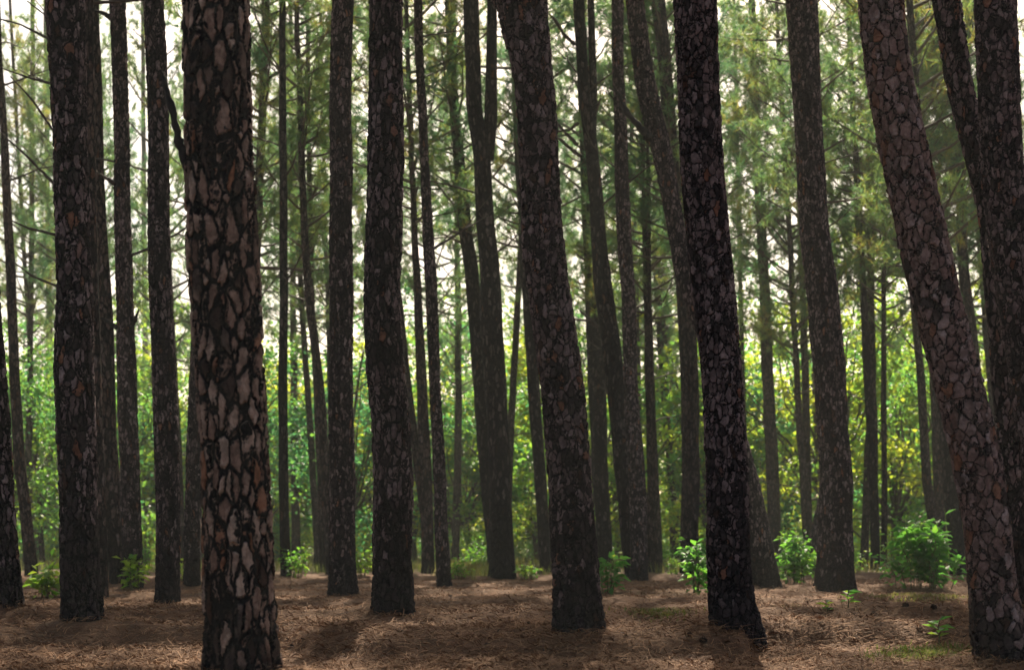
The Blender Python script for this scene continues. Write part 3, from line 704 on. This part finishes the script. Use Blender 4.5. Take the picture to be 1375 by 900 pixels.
# ----------------------------------------------------------------- shrubs and seedlings
def shrub(label, px, py, wpx, hpx, nl=260, size=0.15, seed=0, cat='shrub', group='leafy shrubs on the forest floor'):
    rng = np.random.default_rng(seed + 40); d = ray_ground(px, py); x = wx(px, d); z = float(ground_z(x, d))
    W = wpx / FPX * d * 0.5; H = hpx / FPX * d
    r = obj('shrub', None, None, (x, d, z)); tag(r, label, cat, group)
    mb = MB(); ns = max(4, int(16 * W + 3)); C = []; D = []
    for s in range(ns):
        a = rng.uniform(0, 6.28); rr = W * rng.uniform(0.1, 0.85); hh = H * rng.uniform(0.45, 1.05) * (1.1 - 0.35 * rr / W)
        base = np.array([math.cos(a) * rr * 0.7, math.sin(a) * rr * 0.7, -0.03])
        tip = np.array([math.cos(a) * rr, math.sin(a) * rr, hh])
        P = np.linspace(base, tip, 7); P[1:] += rng.normal(0, 0.03 * H, (6, 3)); P[:, 2] += 0.12 * H * np.sin(np.linspace(0, math.pi, 7))
        sm = MB(); tube(sm, P, np.linspace(0.011, 0.004, 7), 5); obj('stem', sm.mesh('stem', [M['stem']]), r)
        m = max(4, nl // ns)
        t = rng.uniform(0.10, 1.0, m) ** 0.9
        q = np.stack([np.interp(t, np.linspace(0, 1, 7), P[:, c]) for c in range(3)], 1)
        dv = rng.normal(0, 1, (m, 3)); dv[:, 2] = dv[:, 2] * 0.35 + 0.15; dv /= np.linalg.norm(dv, axis=1)[:, None]
        C.append(q + dv * rng.uniform(0.01, 0.17, m)[:, None]); D.append(dv - np.array([0, 0, 0.15]))
    leaves(mb, np.concatenate(C), size, rng, 0, up=0.9, aspect=0.6, D=np.concatenate(D))
    obj('foliage', mb.mesh('foliage', [M['shrub']]), r)
    return r
shrub('biggest leafy green shrub, dense and bushy, beside the leaning plated pine', 1243, 790, 140, 86, 760, 0.19, 1)
shrub('loose tall shrub with light leaves rising behind the biggest shrub', 1212, 776, 70, 78, 260, 0.15, 2)
shrub('bright green shrub spreading at the left foot of the flared dark pine', 1068, 786, 78, 66, 420, 0.16, 3)
shrub('yellow green sapling glowing against the foot of the central speckled pine', 819, 798, 40, 60, 150, 0.14, 4)
shrub('broad leaved bush against the left side of the wide footed pine', 936, 800, 34, 74, 170, 0.16, 5)
shrub('low bush with pale leaves between knotted pine and slim dark pine', 184, 795, 38, 56, 90, 0.16, 6)
shrub('small yellowish bush under the straight slim dark pine', 396, 776, 54, 44, 180, 0.13, 7)
shrub('dark green bush behind the foot of the black pine at the left edge', 60, 803, 38, 50, 160, 0.17, 8)
shrub('small sunlit bush under the sparse row of slender pines', 906, 772, 30, 26, 120, 0.14, 9)
shrub('low bush at the foot of the forked centre pine', 702, 777, 46, 20, 120, 0.13, 10)
shrub('small bush beside the thin crooked pine', 618, 777, 40, 26, 110, 0.13, 11)
shrub('little bush left of the straight black pine in the green gap', 488, 774, 26, 36, 110, 0.14, 12)
shrub('small bush showing beneath the crossing stems at the picture edge', 1368, 790, 26, 46, 100, 0.14, 13)
shrub('bushy plant behind the slim bare branched pine', 1150, 768, 40, 30, 110, 0.14, 14)
shrub('small bush just left of the thickest trunk', 247, 781, 26, 30, 80, 0.13, 15)
rng = np.random.default_rng(14)
for k in range(20):
    px = rng.uniform(0, 1375); py = rng.uniform(755, 767)
    shrub('one of the small far bushes fringing the needle covered floor', px, py, rng.uniform(26, 60), rng.uniform(14, 42), 150, 0.17, 100 + k, group='far bushes along the forest edge')

bush_mats = [M['leaf'], M['bark_broad']]
BUSH = [broad_crown(700 + k, 2.2, 3.4, 3000, 0.17) for k in range(3)]
rng = np.random.default_rng(23)
for k in range(44):
    d = rng.uniform(84, 122); px = -40 + 1460 * (k + rng.uniform(0, 1)) / 44; x = wx(px, d)
    sc = rng.uniform(0.7, 1.3)
    o = obj('bush', BUSH[k % 3], None, (x, d, float(ground_z(x, d)) - 0.35), (0, 0, rng.uniform(0, 6.28)), (sc, sc, sc))
    tag(o, 'one of the low green bushes filling the space under the leafy trees', 'bush', 'low bushes under the leafy trees')

def seedling(label, px, py, wpx, hpx, n, seed):
    rng = np.random.default_rng(seed); d = ray_ground(px, py); x = wx(px, d); z = float(ground_z(x, d))
    W = wpx / FPX * d * 0.5; H = hpx / FPX * d
    r = obj('seedling', None, None, (x, d, z)); tag(r, label, 'seedling', 'young seedlings in the needle litter')
    sm = MB(); P = np.array([(0, 0, -0.03), (0.01, 0, H * .3), (0.0, 0.01, H * .65), (0.015, 0, H * 0.92)])
    tube(sm, P, [0.006, 0.005, 0.004, 0.003], 6); obj('stem', sm.mesh('stem', [M['stem']]), r)
    for k in range(n):
        h = H * (0.3 + 0.65 * k / n); a = k * 2.4 + rng.normal(0, .3)
        dv = np.array([[math.cos(a), math.sin(a), rng.uniform(0.0, 0.5)]])
        lb = MB(); leaves(lb, np.array([[0.0, 0, h]]), W * 0.95, rng, 0, up=2.0, aspect=0.5, D=dv); obj('leaf', lb.mesh('leaf', [M['shrub']]), r)
seedling('thin upright seedling with a few broad leaves on the grassy patch', 1260, 868, 40, 38, 9, 1)
seedling('low seedling with drooping leaves in front of the flared dark pine', 1138, 818, 36, 26, 9, 2)
seedling('tiny pale leaved seedling beside the low drooping one', 1110, 824, 32, 15, 7, 3)

# grass patches and the low green fringe
def grass():
    rng = np.random.default_rng(8); mb = MB(); Cs = []
    for px, py, sx, sy, n, h in ((1248, 874, 58, 6, 3000, .055), (885, 850, 38, 5, 1000, .045), (1235, 813, 62, 4, 2300, .05), (1050, 836, 30, 4, 400, .04), (1185, 842, 40, 4, 300, .04), (640, 770, 45, 5, 1200, .3)):
        x = px + rng.normal(0, sx * 0.55, n); y = py + rng.normal(0, sy * 0.6, n)
        for a, b in zip(x, y):
            d = FPX * EYE / max(12, b - HZ); d *= 0.93
            Cs.append((wx(a, d), d, h))
    n = 15000
    y = 48 + rng.uniform(0, 1, n) ** 1.3 * 50; x = rng.uniform(-0.36, 0.36, n) * y
    k = fbm(x * 0.35, y * 0.35, 55, 2) > -0.12
    Cs += [(a, b, 0.32) for a, b in zip(x[k], y[k])]
    Cs = np.array(Cs); n = len(Cs)
    z = ground_z(Cs[:, 0], Cs[:, 1])
    p = np.stack([Cs[:, 0], Cs[:, 1], z - 0.01], 1); h = Cs[:, 2] * rng.uniform(0.5, 1.4, n)
    a = rng.uniform(0, 6.28, n); wd = (0.0045 * (1 + Cs[:, 1] / 18))[:, None]
    s = np.stack([np.cos(a), np.sin(a), np.zeros(n)], 1) * wd
    lean = np.stack([-np.sin(a), np.cos(a), np.zeros(n)], 1) * (h * rng.uniform(0.1, 0.8, n))[:, None]
    up = np.zeros((n, 3)); up[:, 2] = h
    V = np.stack([p - s, p + s, p + lean * .4 + up * .6 + s * .7, p + lean * .4 + up * .6 - s * .7, p + lean + up], 1).reshape(-1, 3)
    b = np.arange(n)[:, None] * 5
    mb.add(V, np.concatenate([b, b + 1, b + 2, b + 3], 1)); mb.f[3].append(np.concatenate([b + 3, b + 2, b + 4], 1)); mb.m[3].append(np.zeros(n))
    return mb.mesh('grass', [M['grass']], smooth=False)
tag(obj('grass', grass()), 'sparse yellowish green grass in patches on the forest floor', 'grass', kind='stuff')

# ----------------------------------------------------------------- pine cones
def cone_mesh(seed):
    rng = np.random.default_rng(seed); mb = MB()
    L = 0.085
    t = np.linspace(0, 1, 8); prof = 0.022 * np.sin(math.pi * (t * 0.85 + 0.1))
    tube(mb, np.stack([t * L, 0 * t, 0 * t], 1), prof, 8)
    n = 70
    for k in range(n):
        u = (k + .5) / n; a = k * 2.39996; rr = 0.020 * math.sin(math.pi * (u * 0.85 + 0.1))
        c = np.array([u * L, math.cos(a) * rr, math.sin(a) * rr]); o = np.array([0.55 * (u + 0.2), math.cos(a), math.sin(a)]); o /= np.linalg.norm(o)
        tn = np.array([0, -math.sin(a), math.cos(a)]); ln = 0.018 * (0.6 + math.sin(math.pi * u))
        w = 0.008; th = np.cross(o, tn) * 0.003
        V = [c - tn * w * .5, c + tn * w * .5, c + o * ln + tn * w, c + o * ln - tn * w, c + o * ln * 1.1 + th, c + th]
        mb.add(V, [[0, 1, 2], [0, 2, 3], [2, 4, 3], [1, 5, 2], [5, 4, 2], [0, 3, 5], [5, 3, 4]])
    return mb.mesh('pine_cone', [M['cone']], smooth=False)
CONES = [cone_mesh(k) for k in range(3)]
cones = [
 (540, 847, 'dark pine cone lying in front of the straight black pine', 1.3), (763, 898, 'dark pine cone below the central speckled pine at the picture bottom', 1.2),
 (41, 882, 'pine cone nearest the bottom left corner on bare soil', 1.1), (71, 884, 'blackish round pine cone on bare soil, second in the left line', 1.1),
 (106, 886, 'flat wide pine cone, third in the left line of cones', 1.3), (137, 882, 'reddish brown pine cone in the left line of cones', 1.0),
 (192, 885, 'dark pine cone upright on bare soil left of the thickest trunk', 1.1), (184, 893, 'small pine cone lowest beside the thickest trunk', 0.8),
 (224, 884, 'faint brown pine cone right beside the thickest trunk', 0.9), (151, 817, 'pine cone on litter right of the tall sooty pine foot', 1.2),
 (607, 800, 'pine cone below the thin crooked pine', 1.5), (643, 786, 'pine cone on litter near the forked centre pine', 1.6),
 (922, 854, 'pine cone at the edge of the pale grass left of the wide foot', 1.1), (940, 860, 'reddish pine cone left of the wide flaring foot', 1.3),
 (868, 843, 'pine cone behind the pale grass patch', 1.1), (1005, 861, 'pine cone under the wide flaring foot', 1.1),
 (1078, 889, 'dark pine cone alone at the bottom between the wide foot and the leaner', 1.2), (1188, 875, 'pine cone at the left end of the green grass patch', 1.1),
 (1277, 879, 'blackish pine cone at the right of the green grass patch', 1.4), (1178, 826, 'pine cone on the dark side of a ridge near the drooping seedling', 1.4),
 (1212, 813, 'large rounded pine cone on the yellow grass strip', 2.2), (1257, 816, 'pine cone at the right of the yellow grass strip', 1.5), (1000, 898, 'small dark pine cone at the picture bottom below the wide foot', 1.0)]
rng = np.random.default_rng(6)
for k, (px, py, lab, s) in enumerate(cones):
    d = ray_ground(px, py + 2); x = wx(px, d)
    z = float(ground_z(x, d))
    o = obj('pine_cone', CONES[k % 3], None, (x, d, z + 0.006 * s), (rng.uniform(0, 6), rng.normal(0, .25), rng.uniform(0, 6.28)), (min(s, 1.3) * 0.5,) * 3)
    tag(o, lab, 'pine cone', 'pine cones scattered on the forest floor')

# ----------------------------------------------------------------- haze
hz, nt = new_mat('haze'); g = G(nt)
vol = g.n('ShaderNodeVolumePrincipled'); vol.inputs['Density'].default_value = 0.0007
vol.inputs['Color'].default_value = (0.92, 0.94, 0.84, 1); vol.inputs['Anisotropy'].default_value = 0.1
vol.inputs['Density Attribute'].default_value = ''; vol.inputs['Color Attribute'].default_value = ''; vol.inputs['Temperature Attribute'].default_value = ''
out = g.n('ShaderNodeOutputMaterial'); nt.links.new(vol.outputs[0], out.inputs['Volume'])
x0, x1, y0, y1, zz0, zz1 = -332, 332, -16, 332, -1.4, 29.5
mb = MB(); mb.add([(x, y, z) for x in (x0, x1) for y in (y0, y1) for z in (zz0, zz1)],
                  [[0, 1, 3, 2], [4, 6, 7, 5], [0, 4, 5, 1], [2, 3, 7, 6], [0, 2, 6, 4], [1, 5, 7, 3]])
HAZE = True
if HAZE:
    tag(obj('haze', mb.mesh('haze', [hz], smooth=False)), 'thin bluish morning haze between the trees', 'haze', kind='stuff')

# ----------------------------------------------------------------- light, sky, camera
w = bpy.data.worlds.new('World'); SC.world = w; w.use_nodes = True
nt = w.node_tree; nt.nodes.clear(); g = G(nt)
sky = g.n('ShaderNodeTexSky'); sky.sky_type = 'NISHITA'; sky.sun_disc = False
sky.sun_elevation = ELEV; sky.sun_rotation = RIGHT
sky.air_density = 0.9; sky.dust_density = 2.5; sky.ozone_density = 0.3
wm = g.n('ShaderNodeMix', data_type='RGBA', blend_type='MULTIPLY'); wm.inputs[0].default_value = 1.0
nt.links.new(sky.outputs[0], wm.inputs[6]); wm.inputs[7].default_value = (1.0, 0.89, 0.75, 1)     # warm hazy evening air
bg = g.n('ShaderNodeBackground'); nt.links.new(wm.outputs[2], bg.inputs[0]); bg.inputs[1].default_value = 0.085
ow = g.n('ShaderNodeOutputWorld'); nt.links.new(bg.outputs[0], ow.inputs[0])
sl = bpy.data.lights.new('sun', 'SUN'); sl.energy = 5.0; sl.angle = math.radians(0.6); sl.color = (1.0, 0.88, 0.68)
so = bpy.data.objects.new('sun', sl); COL.objects.link(so)
dirv = Vector((math.sin(RIGHT) * math.cos(ELEV), math.cos(RIGHT) * math.cos(ELEV), math.sin(ELEV)))
so.rotation_euler = dirv.to_track_quat('Z', 'Y').to_euler(); so.location = (20, 60, 60)

cam = bpy.data.cameras.new('camera'); co = bpy.data.objects.new('camera', cam); COL.objects.link(co)
co.location = (0, 0, EYE); co.rotation_euler = (math.pi / 2, 0, 0)
cam.sensor_width = 36; cam.lens = 36 * FPX / 1375.0
cam.shift_y = (HZ - 450) / 1375.0
cam.dof.use_dof = True; cam.dof.focus_distance = 14.5; cam.dof.aperture_fstop = 2.5
cam.clip_start = 0.1; cam.clip_end = 2000
SC.camera = co

vs = SC.view_settings; vs.view_transform = 'Standard'; vs.look = 'None'; vs.gamma = 1; vs.exposure = 1.4; vs.use_curve_mapping = False
cy = SC.cycles
cy.use_denoising = True; cy.denoiser = 'OPENIMAGEDENOISE'
try: cy.denoising_input_passes = 'RGB_ALBEDO_NORMAL'; cy.denoising_prefilter = 'ACCURATE'
except Exception: pass
cy.max_bounces = 10; cy.diffuse_bounces = 6; cy.transmission_bounces = 8; cy.volume_bounces = 0; cy.transparent_max_bounces = 8
cy.use_adaptive_sampling = True; cy.adaptive_threshold = 0.02
cy.sample_clamp_indirect = 6.0
